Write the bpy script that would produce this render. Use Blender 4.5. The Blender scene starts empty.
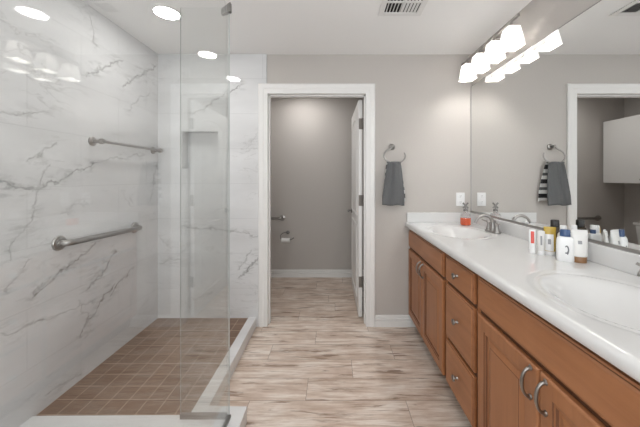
import bpy, bmesh, math, random
from mathutils import Vector, Matrix
random.seed(7)
S = bpy.context.scene
COL = S.collection
PI = math.pi

# ------------------------------------------------------------------ camera / light / exposure
CZ = 1.298                       # camera height (m)
F = 285.0                        # focal length in pixels of a 640 px wide frame
cam_d = bpy.data.cameras.new('camera'); cam = bpy.data.objects.new('camera', cam_d); COL.objects.link(cam)
cam.location = (0, 0, CZ); cam.rotation_euler = (PI / 2, 0, 0)
cam_d.sensor_width = 36.0; cam_d.lens = 36.0 * F / 640.0
cam_d.shift_x = -13.0 / 640.0; cam_d.shift_y = -35.5 / 640.0
cam_d.clip_start = 0.02
S.camera = cam
S.view_settings.view_transform = 'Standard'; S.view_settings.look = 'None'
S.view_settings.exposure = 0.58; S.view_settings.gamma = 1.0; S.view_settings.use_curve_mapping = False
W = bpy.data.worlds.new('daylight'); S.world = W; W.use_nodes = True
W.node_tree.nodes['Background'].inputs[0].default_value = (0.85, 0.92, 1.0, 1)
W.node_tree.nodes['Background'].inputs[1].default_value = 1.0

BULB_E, DOWN_E, TOIL_E, FILL_E = 150.0, 50.0, 66.0, 48.0       # how bright the vanity bulbs and the real and added ceiling lenses glow
def area(name, loc, rot, sx, sy, power, col=(1, 1, 1), disk=False):
    l = bpy.data.lights.new(name, 'AREA'); l.energy = power; l.color = col
    l.shape = 'DISK' if disk else 'RECTANGLE'; l.size = sx
    if not disk: l.size_y = sy
    o = bpy.data.objects.new(name, l); o.location = loc; o.rotation_euler = rot; COL.objects.link(o); return o
# added unseen fill lamp behind the camera, tilted up to brighten the ceiling
area('rear_fill', (-0.15, -1.56, 1.30), (PI / 2 + 1.05, 0, 0), 2.0, 1.9, 44, (0.95, 0.98, 1.0))

# ------------------------------------------------------------------ materials
class NT:
    def __init__(s, name):
        s.m = bpy.data.materials.new(name); s.m.use_nodes = True
        s.t = s.m.node_tree; s.b = s.t.nodes['Principled BSDF']; s.out = s.t.nodes['Material Output']
    def n(s, typ, ins=None, **kw):
        nd = s.t.nodes.new(typ)
        for k, v in kw.items(): setattr(nd, k, v)
        for k, v in (ins or {}).items():
            if hasattr(v, 'node') or isinstance(v, bpy.types.NodeSocket): s.t.links.new(v, nd.inputs[k])
            else: nd.inputs[k].default_value = v
        return nd
    def math(s, op, a, b=None, c=None, clamp=False):
        ins = {0: a}
        if b is not None: ins[1] = b
        if c is not None: ins[2] = c
        return s.n('ShaderNodeMath', ins, operation=op, use_clamp=clamp).outputs[0]
    def mix(s, f, a, b, mode='MIX'):
        nd = s.n('ShaderNodeMix', {0: f, 6: a, 7: b}, data_type='RGBA', blend_type=mode); return nd.outputs[2]
    def mixrange(s, v, a, b, c=0.0, d=1.0):
        return s.n('ShaderNodeMapRange', {0: v, 1: a, 2: b, 3: c, 4: d}).outputs[0]
    def ramp(s, f, stops):
        nd = s.n('ShaderNodeValToRGB', {0: f}); e = nd.color_ramp.elements
        while len(e) < len(stops): e.new(0.5)
        for el, (p, c) in zip(e, stops): el.position = p; el.color = (*c, 1)
        return nd.outputs[0]
    def set(s, **kw):
        for k, v in kw.items():
            k = k.replace('_', ' ')
            k = {'Base Color': 'Base Color', 'Coat': 'Coat Weight'}.get(k, k)
            if hasattr(v, 'node') or isinstance(v, bpy.types.NodeSocket): s.t.links.new(v, s.b.inputs[k])
            else: s.b.inputs[k].default_value = (*v, 1) if isinstance(v, tuple) and len(v) == 3 else v
        return s
    def bump(s, h, strength=0.2, dist=0.002):
        nd = s.n('ShaderNodeBump', {'Height': h, 'Strength': strength, 'Distance': dist})
        s.t.links.new(nd.outputs[0], s.b.inputs['Normal']); return s
    def pos(s): return s.n('ShaderNodeNewGeometry').outputs['Position']
    def xyz(s, v):
        nd = s.n('ShaderNodeSeparateXYZ', {0: v}); return nd.outputs
    def comb(s, x, y, z=0.0): return s.n('ShaderNodeCombineXYZ', {0: x, 1: y, 2: z}).outputs[0]

def plain(name, col, rough=0.5, metal=0.0, var=0.04, scale=20, bump=0.0, coat=0.0):
    m = NT(name)
    nz = m.n('ShaderNodeTexNoise', {'Vector': m.pos(), 'Scale': scale, 'Detail': 3.0}).outputs[0]
    c = m.mix(nz, tuple(min(1, x * (1 - var)) for x in col) + (1,), tuple(min(1, x * (1 + var)) for x in col) + (1,))
    m.set(Base_Color=c, Roughness=rough, Metallic=metal, Coat=coat)
    if bump: m.bump(nz, bump, 0.002)
    return m.m

def wall_paint():
    m = NT('greige_wallpaper')
    p = m.pos()
    n1 = m.n('ShaderNodeTexNoise', {'Vector': p, 'Scale': 260.0, 'Detail': 2.0}).outputs[0]
    st = m.n('ShaderNodeVectorMath', {0: p, 1: (60, 60, 420)}, operation='MULTIPLY').outputs[0]
    n2 = m.n('ShaderNodeTexNoise', {'Vector': st, 'Scale': 1.0, 'Detail': 2.0}).outputs[0]
    c = m.mix(n2, (0.475, 0.445, 0.418, 1), (0.535, 0.503, 0.474, 1))
    m.set(Base_Color=c, Roughness=0.75)
    m.bump(m.math('ADD', n1, n2), 0.12, 0.0015)
    return m.m

def marble(name, axis, veins, u0, v0, gloss=0.035, base0=(0.74, 0.74, 0.745, 1)):
    m = NT(name)
    p = m.xyz(m.pos()); U = p[axis]; V = p[2]
    uv = m.comb(U, V)
    wn = m.n('ShaderNodeTexNoise', {'Vector': uv, 'Scale': 7.0, 'Detail': 5.0, 'Roughness': 0.65})
    off = m.n('ShaderNodeVectorMath', {0: wn.outputs[1], 1: (0.5, 0.5, 0.5)}, operation='SUBTRACT').outputs[0]
    off = m.n('ShaderNodeVectorMath', {0: off, 1: (0.17, 0.17, 0.0)}, operation='MULTIPLY').outputs[0]
    q = m.n('ShaderNodeVectorMath', {0: uv, 1: off}, operation='ADD').outputs[0]
    fine = m.n('ShaderNodeTexNoise', {'Vector': uv, 'Scale': 22.0, 'Detail': 4.0, 'Roughness': 0.7}).outputs[0]
    fs = m.n('ShaderNodeMapping', {'Vector': uv, 'Rotation': (0, 0, -0.8), 'Scale': (10, 38, 1)}).outputs[0]
    wisp = m.n('ShaderNodeTexNoise', {'Vector': fs, 'Scale': 1.0, 'Detail': 5.0, 'Roughness': 0.7, 'Distortion': 0.6}).outputs[0]
    blot = m.mixrange(wisp, 0.50, 0.66); brk = m.mixrange(fine, 0.36, 0.58, 0.40, 1.0)
    total = None
    for (a, b, w, k) in veins:
        w, k = w * 1.35, k * 1.22
        d = (b[0] - a[0], b[1] - a[1]); L2 = d[0] ** 2 + d[1] ** 2
        pa = m.n('ShaderNodeVectorMath', {0: q, 1: (a[0], a[1], 0)}, operation='SUBTRACT').outputs[0]
        dot = m.n('ShaderNodeVectorMath', {0: pa, 1: (d[0] / L2, d[1] / L2, 0)}, operation='DOT_PRODUCT').outputs['Value']
        t = m.math('ADD', dot, 0.0, clamp=True)
        pr = m.n('ShaderNodeVectorMath', {0: (d[0], d[1], 0), 'Scale': t}, operation='SCALE').outputs[0]
        df = m.n('ShaderNodeVectorMath', {0: pa, 1: pr}, operation='SUBTRACT').outputs[0]
        ln = m.n('ShaderNodeVectorMath', {0: df}, operation='LENGTH').outputs['Value']
        core = m.math('MULTIPLY', m.mixrange(ln, 0.0, w, k, 0.0), brk)
        halo = m.mixrange(ln, 0.0, w * 7.5, k * 0.62, 0.0)
        v = m.math('MAXIMUM', core, m.math('MULTIPLY', halo, blot))
        total = v if total is None else m.math('MAXIMUM', total, v)
    # faint wandering secondary veins
    rot = m.n('ShaderNodeMapping', {'Vector': uv, 'Rotation': (0, 0, -0.75), 'Scale': (0.9, 2.6, 1)}).outputs[0]
    n2 = m.n('ShaderNodeTexNoise', {'Vector': rot, 'Scale': 1.7, 'Detail': 7.0, 'Roughness': 0.62, 'Distortion': 0.7}).outputs[0]
    thin = m.mixrange(m.math('ABSOLUTE', m.math('SUBTRACT', n2, 0.5)), 0.0, 0.012, 0.30, 0.0)
    mask = m.mixrange(m.n('ShaderNodeTexNoise', {'Vector': uv, 'Scale': 2.3, 'Detail': 2.0}).outputs[0], 0.50, 0.64)
    total = m.math('MAXIMUM', total, m.math('MULTIPLY', thin, mask))
    cloud = m.n('ShaderNodeTexNoise', {'Vector': rot, 'Scale': 1.6, 'Detail': 4.0}).outputs[0]
    base = m.mix(m.mixrange(cloud, 0.35, 0.7), base0, (0.63, 0.63, 0.635, 1))
    c = m.mix(total, base, (0.20, 0.195, 0.19, 1))
    br = m.n('ShaderNodeTexBrick', {'Vector': m.comb(m.math('SUBTRACT', U, u0), m.math('SUBTRACT', V, v0)), 'Color1': (1, 1, 1, 1), 'Color2': (0.965, 0.965, 0.965, 1),
             'Mortar': (0.84, 0.84, 0.84, 1), 'Scale': 1.0, 'Mortar Size': 0.0016, 'Mortar Smooth': 0.1, 'Bias': 0.0, 'Brick Width': 0.61, 'Row Height': 0.305}, offset=0.5)
    c = m.mix(1.0, c, br.outputs[0], 'MULTIPLY')
    m.set(Base_Color=c, Roughness=gloss)
    m.bump(m.math('SUBTRACT', 1.0, br.outputs[1]), 0.05, 0.001)
    return m.m

def lw(x, y):                      # photo pixel -> (depth, height) on the left wall
    Y = F * 1.53 / (333.0 - x); return (Y, CZ + (178.0 - y) * Y / F)
def bw(x, y):                      # photo pixel -> (across, height) on the shower's end wall
    return ((x - 333.0) * 2.49 / F, CZ + (178.0 - y) * 2.49 / F)
LV = [((32, 299), (94, 244), .008, .75), ((0, 183), (36, 188), .008, .6), ((35, 188), (97, 162), .007, .65), ((97, 162), (145, 154), .005, .45),
      ((108, 297), (132, 268), .007, .7), ((86, 291), (116, 252), .008, .65), ((8, 258), (30, 221), .006, .5), ((30, 221), (46, 164), .006, .5),
      ((10, 286), (28, 262), .006, .5), ((88, 15), (97, 46), .006, .6), ((86, 72), (121, 61), .008, .6), ((124, 85), (157, 67), .009, .65),
      ((0, 112), (49, 112), .006, .5), ((28, 157), (57, 142), .006, .5), ((31, 297), (48, 279), .006, .5), ((79, 335), (114, 284), .009, .7),
      ((0, 339), (44, 319), .008, .6), ((44, 319), (92, 302), .006, .5), ((48, 394), (83, 374), .006, .5), ((92, 330), (78, 300), .005, .4),
      ((150, 200), (158, 160), .006, .45), ((128, 110), (150, 92), .006, .4), ((60, 215), (90, 200), .005, .35)]
BV = [((193, 114), (242, 84), .006, .7), ((186, 225), (232, 231), .008, .75), ((232, 231), (268, 236), .006, .6), ((238, 277), (268, 246), .009, .8),
      ((238, 268), (252, 250), .007, .55), ((160, 262), (178, 259), .006, .6), ((196, 300), (212, 292), .006, .5), ((160, 235), (172, 248), .006, .4), ((246, 150), (262, 128), .005, .3)]
M_MARBLE_L = marble('marble_tile_long_wall', 1, [(lw(*a), lw(*b), w, k) for a, b, w, k in LV], 1.73 - 0.61 * 4, 0.335 - 0.305 * 2)
M_MARBLE_B = marble('marble_tile_end_wall', 0, [(bw(*a), bw(*b), w, k) for a, b, w, k in BV], -1.53 - 0.61, 0.335 - 0.305 * 2)
M_CURB = marble('marble_curb', 1, [((1.2, .05), (1.9, .12), .006, .3)], 0.1, -5.2, 0.18, (0.90, 0.895, 0.885, 1))

def plank_floor():
    m = NT('weathered_plank_tile')
    uv = m.n('ShaderNodeUVMap', uv_map='plank').outputs[0]
    rnd = m.n('ShaderNodeAttribute', attribute_name='tone').outputs['Fac']
    p = m.xyz(uv)
    st = m.comb(m.math('MULTIPLY', p[0], 2.6), m.math('MULTIPLY', p[1], 30.0))
    n1 = m.n('ShaderNodeTexNoise', {'Vector': st, 'Scale': 1.6, 'Detail': 6.0, 'Roughness': 0.62}).outputs[0]
    st2 = m.comb(m.math('MULTIPLY', p[0], 4.0), m.math('MULTIPLY', p[1], 150.0))
    n2 = m.n('ShaderNodeTexNoise', {'Vector': st2, 'Scale': 1.5, 'Detail': 3.0, 'Roughness': 0.6}).outputs[0]
    st3 = m.comb(m.math('MULTIPLY', p[0], 1.9), m.math('MULTIPLY', p[1], 17.0))
    n3 = m.n('ShaderNodeTexNoise', {'Vector': st3, 'Scale': 1.5, 'Detail': 6.0, 'Roughness': 0.62, 'Distortion': 0.5}).outputs[0]
    st4 = m.comb(m.math('MULTIPLY', p[0], 2.2), m.math('MULTIPLY', p[1], 7.0))
    n4 = m.n('ShaderNodeTexNoise', {'Vector': st4, 'Scale': 1.5, 'Detail': 5.0, 'Roughness': 0.6}).outputs[0]
    c = m.ramp(n4, [(0.34, (0.57, 0.44, 0.355)), (0.48, (0.72, 0.605, 0.52)), (0.62, (0.84, 0.765, 0.695))])
    c = m.mix(m.mixrange(n1, 0.48, 0.62, 0.0, 0.72), c, (0.50, 0.365, 0.28, 1))
    c = m.mix(m.mixrange(n2, 0.50, 0.66, 0.0, 0.45), c, (0.46, 0.34, 0.265, 1))
    c = m.mix(m.mixrange(n3, 0.56, 0.65, 0.0, 0.85), c, (0.235, 0.15, 0.10, 1))
    c = m.mix(1.0, c, m.ramp(rnd, [(0.0, (0.93, 0.92, 0.91)), (1.0, (1.0, 1.0, 1.0))]), 'MULTIPLY')
    m.set(Base_Color=c, Roughness=0.38)
    m.bump(n2, 0.1, 0.001)
    return m.m
def shower_tiles():
    m = NT('brown_mosaic_tile')
    p = m.xyz(m.pos())
    v = m.comb(m.math('ADD', p[0], 1.53 + 1.016), m.math('SUBTRACT', p[1], 2.488 - 0.1016 * 20))
    br = m.n('ShaderNodeTexBrick', {'Vector': v, 'Color1': (0.175, 0.103, 0.065, 1), 'Color2': (0.22, 0.133, 0.086, 1), 'Mortar': (0.47, 0.365, 0.285, 1), 'Scale': 1.0,
             'Mortar Size': 0.0022, 'Mortar Smooth': 0.2, 'Bias': 0.0, 'Brick Width': 0.1016, 'Row Height': 0.1016}, offset=0.0)
    st = m.n('ShaderNodeVectorMath', {0: m.pos(), 1: (6, 40, 6)}, operation='MULTIPLY').outputs[0]
    nz = m.n('ShaderNodeTexNoise', {'Vector': st, 'Scale': 1.5, 'Detail': 4.0}).outputs[0]
    c = m.mix(1.0, br.outputs[0], m.ramp(nz, [(0.3, (0.85, 0.84, 0.83)), (0.7, (1.12, 1.12, 1.12))]), 'MULTIPLY')
    m.set(Base_Color=c, Roughness=0.35)
    m.bump(m.math('SUBTRACT', 1.0, br.outputs[1]), 0.3, 0.002)
    return m.m
def wood(name, along):
    m = NT(name)
    sc = {'z': (26, 26, 1.6), 'y': (26, 1.6, 26)}[along]
    st = m.n('ShaderNodeVectorMath', {0: m.pos(), 1: sc}, operation='MULTIPLY').outputs[0]
    n1 = m.n('ShaderNodeTexNoise', {'Vector': st, 'Scale': 1.0, 'Detail': 5.0, 'Roughness': 0.6, 'Distortion': 0.4}).outputs[0]
    n2 = m.n('ShaderNodeTexNoise', {'Vector': m.pos(), 'Scale': 9.0, 'Detail': 3.0}).outputs[0]
    c = m.ramp(n1, [(0.25, (0.29, 0.112, 0.042)), (0.5, (0.35, 0.142, 0.056)), (0.75, (0.41, 0.172, 0.072))])
    c = m.mix(m.mixrange(n2, 0.4, 0.7, 0.0, 0.25), c, (0.43, 0.188, 0.083, 1))
    m.set(Base_Color=c, Roughness=0.42, Coat=0.15)
    m.b.inputs['Coat Roughness'].default_value = 0.3
    return m.m
def glass_mat(name, tint, rough=0.0):
    m = NT(name)
    tr = m.n('ShaderNodeBsdfTransparent', {0: (*tint, 1)})
    gl = m.n('ShaderNodeBsdfGlossy', {0: (1, 1, 1, 1), 1: rough})
    bf = m.n('ShaderNodeNewGeometry').outputs['Backfacing']      # the pane's inner face reflects like its outer one
    fr = m.n('ShaderNodeFresnel', {0: m.mixrange(bf, 0.0, 1.0, 1.5, 1 / 1.5)})
    mx = m.n('ShaderNodeMixShader', {0: fr.outputs[0], 1: tr.outputs[0], 2: gl.outputs[0]})
    m.t.links.new(mx.outputs[0], m.out.inputs[0]); m.t.nodes.remove(m.b)
    return m.m
def glow(name, col, e, base=(0.9, 0.9, 0.9)):
    m = NT(name)
    nz = m.n('ShaderNodeTexNoise', {'Vector': m.pos(), 'Scale': 30.0}).outputs[0]
    m.set(Base_Color=base, Roughness=0.4, Emission_Color=m.mix(nz, (*col, 1), (*[x * .97 for x in col], 1)), Emission_Strength=e)
    return m.m
def towel_mat(stripe):
    m = NT('striped_terry' if stripe else 'grey_terry')
    p = m.pos()
    nz = m.n('ShaderNodeTexNoise', {'Vector': p, 'Scale': 420.0, 'Detail': 2.0}).outputs[0]
    if stripe:
        z = m.xyz(p)[2]
        t = m.math('FRACT', m.math('MULTIPLY', z, 1 / 0.125))
        c = m.ramp(t, [(0.0, (0.025, 0.025, 0.028)), (0.30, (0.7, 0.7, 0.69)), (0.55, (0.10, 0.105, 0.11)), (0.75, (0.62, 0.62, 0.61))])
        m.t.nodes[-1].color_ramp.interpolation = 'CONSTANT'
    else:
        c = m.mix(nz, (0.088, 0.09, 0.093, 1), (0.15, 0.153, 0.156, 1))
    m.set(Base_Color=c, Roughness=0.95); m.bump(nz, 0.6, 0.002)
    return m.m

M_WALL = wall_paint()
M_CEIL = plain('white_ceiling_paint', (0.90, 0.89, 0.88), 0.85, var=0.012, scale=60, bump=0.05)
M_WHITE = plain('white_semi_gloss', (0.80, 0.79, 0.775), 0.35, var=0.015)
M_DOOR = plain('white_door_paint', (0.78, 0.77, 0.755), 0.4, var=0.015)
M_PLANK = plank_floor(); M_SHTILE = shower_tiles()
M_GROUT = plain('floor_grout', (0.30, 0.24, 0.195), 0.9)
M_WOODZ, M_WOODY = wood('maple_vertical_grain', 'z'), wood('maple_level_grain', 'y')
M_WOODD = plain('maple_dark_frame', (0.085, 0.032, 0.014), 0.5, var=0.1)  # frame darkened so the gaps between the fronts read dark
M_GLAZE_SHADE = plain('maple_glaze_shade', (0.16, 0.062, 0.026), 0.5, var=0.1)  # dark groove glaze with the bevel shading put into its colour
M_PULL = plain('antique_nickel', (0.30, 0.28, 0.26), 0.3, 1.0, var=0.08, scale=60)
M_COUNTER = plain('white_cultured_marble', (0.69, 0.687, 0.683), 0.12, var=0.012, scale=8, coat=0.3)
M_NICKEL = plain('brushed_nickel', (0.38, 0.365, 0.35), 0.28, 1.0, var=0.05, scale=60)
M_CHROME = plain('polished_chrome', (0.72, 0.71, 0.70), 0.12, 1.0, var=0.02)
M_HINGE = plain('satin_hinge', (0.16, 0.145, 0.13), 0.5, 0.4, var=0.05)
M_DNICKEL = plain('dark_nickel', (0.25, 0.24, 0.23), 0.32, 1.0, var=0.05)
M_MIRROR = plain('mirror_silver', (0.86, 0.87, 0.865), 0.0, 1.0, var=0.0)
M_GLASS = glass_mat('clear_pane', (0.965, 0.972, 0.968))
M_GEDGE = plain('glass_edge', (0.42, 0.45, 0.44), 0.15, var=0.05)
def frosted(name):
    m = NT(name)
    a = m.n('ShaderNodeBsdfDiffuse', {0: (.88, .87, .85, 1)}); b = m.n('ShaderNodeBsdfTranslucent', {0: (.95, .93, .90, 1)})
    mx = m.n('ShaderNodeMixShader', {0: 0.05, 1: a.outputs[0], 2: b.outputs[0]})
    m.t.links.new(mx.outputs[0], m.out.inputs[0]); m.t.nodes.remove(m.b); return m.m
M_SHADE = frosted('frosted_shade')
M_BULB = glow('lit_bulb', (1.0, 0.975, 0.94), BULB_E)
M_LENS = glow('lit_lens', (1.0, 0.98, 0.95), DOWN_E)
M_LENS_FILL = glow('lit_lens_fill', (1.0, 0.985, 0.96), FILL_E)  # lens glow of the two added room lights
M_LENST = glow('lit_lens_toilet_room', (1.0, 0.98, 0.955), TOIL_E)
M_TOWEL, M_TOWELS = towel_mat(False), towel_mat(True)
M_DARK = plain('dark_duct', (0.02, 0.02, 0.02), 0.9)
M_BLACK = plain('black_plastic', (0.02, 0.018, 0.017), 0.35)
M_WPLAS = plain('white_plastic', (0.82, 0.82, 0.82), 0.3, var=0.01)
M_TPLAS = glass_mat('translucent_plastic', (0.93, 0.92, 0.90), 0.2)
M_MILKY = plain('milky_plastic', (0.72, 0.71, 0.69), 0.3, var=0.02)
M_RED = plain('red_plastic', (0.62, 0.05, 0.03), 0.3)
M_YEL = plain('mustard_plastic', (0.50, 0.34, 0.05), 0.3)
M_BLUE = plain('navy_plastic', (0.035, 0.075, 0.18), 0.3)
M_BROWN = plain('brown_cap', (0.24, 0.12, 0.05), 0.35)
M_DBROWN = plain('dark_brown_plastic', (0.055, 0.038, 0.022), 0.3)
M_GREYP = plain('grey_print', (0.16, 0.165, 0.175), 0.5)
M_TEXT = plain('faint_print', (0.30, 0.30, 0.31), 0.5)
M_ORANGE = NT('orange_liquid').set(Base_Color=(0.80, 0.12, 0.035), Roughness=0.1).m
M_PAPER = plain('toilet_paper', (0.84, 0.835, 0.82), 0.95, var=0.02, scale=90)
M_CERAMIC = plain('white_porcelain', (0.82, 0.815, 0.80), 0.1, var=0.01)
M_SLOT = plain('outlet_slots', (0.10, 0.10, 0.10), 0.6)

# ------------------------------------------------------------------ mesh helpers
class MB:
    def __init__(s, *mats): s.bm = bmesh.new(); s.mats = list(mats)
    def _new(s, fn, mi):
        old = set(s.bm.faces); r = fn()
        for f in s.bm.faces:
            if f not in old: f.material_index = mi
        return r
    def box(s, x0, x1, y0, y1, z0, z1, bev=0.0, seg=2, mi=0):
        old = set(s.bm.faces)
        vs = [s.bm.verts.new((x, y, z)) for x in (x0, x1) for y in (y0, y1) for z in (z0, z1)]
        q = [(0, 1, 3, 2), (4, 6, 7, 5), (0, 4, 5, 1), (2, 3, 7, 6), (0, 2, 6, 4), (1, 5, 7, 3)]
        fs = [s.bm.faces.new([vs[i] for i in f]) for f in q]
        if bev:
            es = list({e for f in fs for e in f.edges})
            bmesh.ops.bevel(s.bm, geom=es, offset=bev, segments=seg, affect='EDGES', profile=0.5)
        for f in s.bm.faces:
            if f not in old: f.material_index = mi
        return s
    def hexa(s, bot, top, mi=0, bev=0.0, cap_bottom=True, cap_top=True):
        old = set(s.bm.faces)
        b = [s.bm.verts.new(p) for p in bot]; t = [s.bm.verts.new(p) for p in top]; n = len(b)
        fs = [s.bm.faces.new((b[i], b[(i + 1) % n], t[(i + 1) % n], t[i])) for i in range(n)]
        if cap_bottom: fs.append(s.bm.faces.new(b[::-1]))
        if cap_top: fs.append(s.bm.faces.new(t))
        if bev:
            es = list({e for f in fs for e in f.edges})
            bmesh.ops.bevel(s.bm, geom=es, offset=bev, segments=2, affect='EDGES', profile=0.5)
        for f in s.bm.faces:
            if f not in old: f.material_index = mi
        return s
    def prism(s, pts, z0, z1, mi=0, bev=0.0):
        return s.hexa([(x, y, z0) for x, y in pts], [(x, y, z1) for x, y in pts], mi, bev)
    def lathe(s, prof, o=(0, 0, 0), ax=(0, 0, 1), n=24, mi=0, sx=1.0, sy=1.0, M=None):
        """prof = [(radius, height)...] turned about ax through o."""
        if M is None:
            M = Matrix.Translation(o) @ Vector((0, 0, 1)).rotation_difference(Vector(ax)).to_matrix().to_4x4()
        rings = []
        for r, h in prof:
            if r < 1e-6: rings.append([s.bm.verts.new(M @ Vector((0, 0, h)))])
            else: rings.append([s.bm.verts.new(M @ Vector((r * sx * math.cos(2 * PI * k / n), r * sy * math.sin(2 * PI * k / n), h))) for k in range(n)])
        for a, b in zip(rings, rings[1:]):
            for k in range(n):
                k2 = (k + 1) % n
                if len(a) == 1 and len(b) == 1: continue
                if len(a) == 1: vs = (a[0], b[k2], b[k])
                elif len(b) == 1: vs = (a[k], a[k2], b[0])
                else: vs = (a[k], a[k2], b[k2], b[k])
                f = s.bm.faces.new(vs); f.material_index = mi
        return s
    def cyl(s, a, b, r, n=20, mi=0, r2=None):
        a, b = Vector(a), Vector(b); L = (b - a).length
        return s.lathe([(0, 0), (r, 0), (r if r2 is None else r2, L), (0, L)], a, b - a, n, mi)
    def tube(s, pts, r, n=14, mi=0, cap=True):
        pts = [Vector(p) for p in pts]; rs = r if isinstance(r, (list, tuple)) else [r] * len(pts)
        t0 = (pts[1] - pts[0]).normalized(); up = Vector((0, 0, 1)) if abs(t0.z) < .9 else Vector((1, 0, 0))
        u = t0.cross(up).normalized(); rings = []
        for i, p in enumerate(pts):
            t = (pts[min(i + 1, len(pts) - 1)] - pts[max(i - 1, 0)]).normalized()
            u = (u - t * u.dot(t)).normalized(); v = t.cross(u)
            rings.append([s.bm.verts.new(p + (u * math.cos(2 * PI * k / n) + v * math.sin(2 * PI * k / n)) * rs[i]) for k in range(n)])
        for a, b in zip(rings, rings[1:]):
            for k in range(n):
                f = s.bm.faces.new((a[k], a[(k + 1) % n], b[(k + 1) % n], b[k])); f.material_index = mi
        if cap:
            for rg in (rings[0][::-1], rings[-1]): s.bm.faces.new(rg).material_index = mi
        return s
    def build(s, name, parent=None, smooth=None):
        bmesh.ops.recalc_face_normals(s.bm, faces=s.bm.faces)
        me = bpy.data.meshes.new(name); s.bm.to_mesh(me); s.bm.free()
        for m in s.mats: me.materials.append(m)
        o = bpy.data.objects.new(name, me); COL.objects.link(o)
        if smooth is not None:
            me.polygons.foreach_set('use_smooth', [True] * len(me.polygons))
            if smooth < 180:
                me.set_sharp_from_angle(angle=math.radians(smooth))
        if parent is not None:
            o.parent = parent
            if parent.type == 'EMPTY': o.matrix_parent_inverse = Matrix.Translation(-parent.location)
        return o
def arc(c, r0, a0, a1, n, plane='xz'):
    out = []
    for i in range(n + 1):
        a = a0 + (a1 - a0) * i / n
        if plane == 'xz': out.append((c[0] + r0 * math.cos(a), c[1], c[2] + r0 * math.sin(a)))
        elif plane == 'xy': out.append((c[0] + r0 * math.cos(a), c[1] + r0 * math.sin(a), c[2]))
        else: out.append((c[0], c[1] + r0 * math.cos(a), c[2] + r0 * math.sin(a)))
    return out
def smoothpath(pts, k=6):
    P = [Vector(p) for p in pts]; P = [P[0] * 2 - P[1]] + P + [P[-1] * 2 - P[-2]]; out = []
    for i in range(1, len(P) - 2):
        for j in range(k):
            t = j / k; a, b, c, d = P[i - 1:i + 3]
            out.append(0.5 * ((2 * b) + (c - a) * t + (2 * a - 5 * b + 4 * c - d) * t * t + (3 * b - a - 3 * c + d) * t ** 3))
    out.append(P[-2]); return out
def tag(o, label, cat, group=None):
    o['label'] = label; o['category'] = cat
    if group: o['group'] = group
    return o
def thing(name, label, cat, loc, group=None):
    o = bpy.data.objects.new(name, None); COL.objects.link(o); o.location = loc; o.empty_display_size = 0.1
    return tag(o, label, cat, group)
def struct(o, label=None):
    o['kind'] = 'structure'
    if label: o['label'] = label
    return o
def dup(root, delta, label):
    r = root.copy(); COL.objects.link(r); r.location = Vector(root.location) + Vector(delta); r['label'] = label
    for ch in list(root.children):
        c = ch.copy(); COL.objects.link(c); c.parent = r
        for g in list(ch.children):
            d = g.copy(); COL.objects.link(d); d.parent = c
    return r

# ------------------------------------------------------------------ the room
XL, XR, YB, YR, ZC = -1.53, 1.215, 2.5, -1.6, 2.382
YT, XTL, XTR = 3.737, -1.405, 0.42
# plank floor: every plank is a face of one mesh, over a grout bed
def build_floor():
    bm = bmesh.new(); uvl = bm.loops.layers.uv.new('plank'); tone = bm.faces.layers.float.new('tone')
    w, L, g = 0.187, 0.91, 0.0013
    anchors = {0: 0.424, 1: -0.16, 2: 0.13, 3: -0.467, 4: -0.14, 5: 0.30, 6: -0.32, 7: 0.02, 8: -0.05, 9: 0.35, 10: -0.2, 11: 0.12}
    y0 = 1.475; x0, x1 = XL - .1, XR + .1
    for r in range(-18, 13):
        a = anchors.get(r, random.uniform(0, L)); ya, yb = y0 + r * w, y0 + (r + 1) * w
        yb = min(yb, YT + 0.05)
        if ya >= YT: continue
        k = math.floor((x0 - a) / L)
        while a + k * L < x1:
            xa, xb = max(a + k * L, x0), min(a + (k + 1) * L, x1); k += 1
            if xb - xa < .01: continue
            vs = [bm.verts.new(p) for p in ((xa + g, ya + g, 0), (xb - g, ya + g, 0), (xb - g, yb - g, 0), (xa + g, yb - g, 0))]
            f = bm.faces.new(vs); f[tone] = random.random()
            ox, oy = random.uniform(0, 40), random.uniform(0, 40)
            for lp in f.loops: lp[uvl].uv = (lp.vert.co.x - xa + ox, lp.vert.co.y - ya + oy)
    vs = [bm.verts.new(p) for p in ((x0, YR - .1, -.0012), (x1, YR - .1, -.0012), (x1, YT + .1, -.0012), (x0, YT + .1, -.0012))]
    bm.faces.new(vs).material_index = 1
    vb = [bm.verts.new((v.co.x, v.co.y, -.08)) for v in vs]
    bm.faces.new(vb[::-1]).material_index = 1
    for i in range(4): bm.faces.new((vs[i], vb[i], vb[(i + 1) % 4], vs[(i + 1) % 4])).material_index = 1
    me = bpy.data.meshes.new('floor'); bm.to_mesh(me); bm.free(); me.materials.append(M_PLANK); me.materials.append(M_GROUT)
    o = bpy.data.objects.new('floor', me); COL.objects.link(o); struct(o, 'pale weathered wood-look plank tile floor running across the room')
build_floor()
struct(MB(M_CEIL).box(XL - .1, XR + .1, YR - .1, YT + .1, ZC, ZC + .1).build('ceiling'))
struct(MB(M_MARBLE_L, M_WALL).box(XL - .1, XL, 0.2, YB + .115, 0, ZC).box(XL - .1, XL, YR - .1, 0.2, 0, ZC, mi=1).build('wall_left'), 'glossy white marble tile wall with grey veins')
struct(MB(M_WALL).box(XR, XR + .1, YR - .1, YB + .12, 0, ZC).build('wall_right'))
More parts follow.
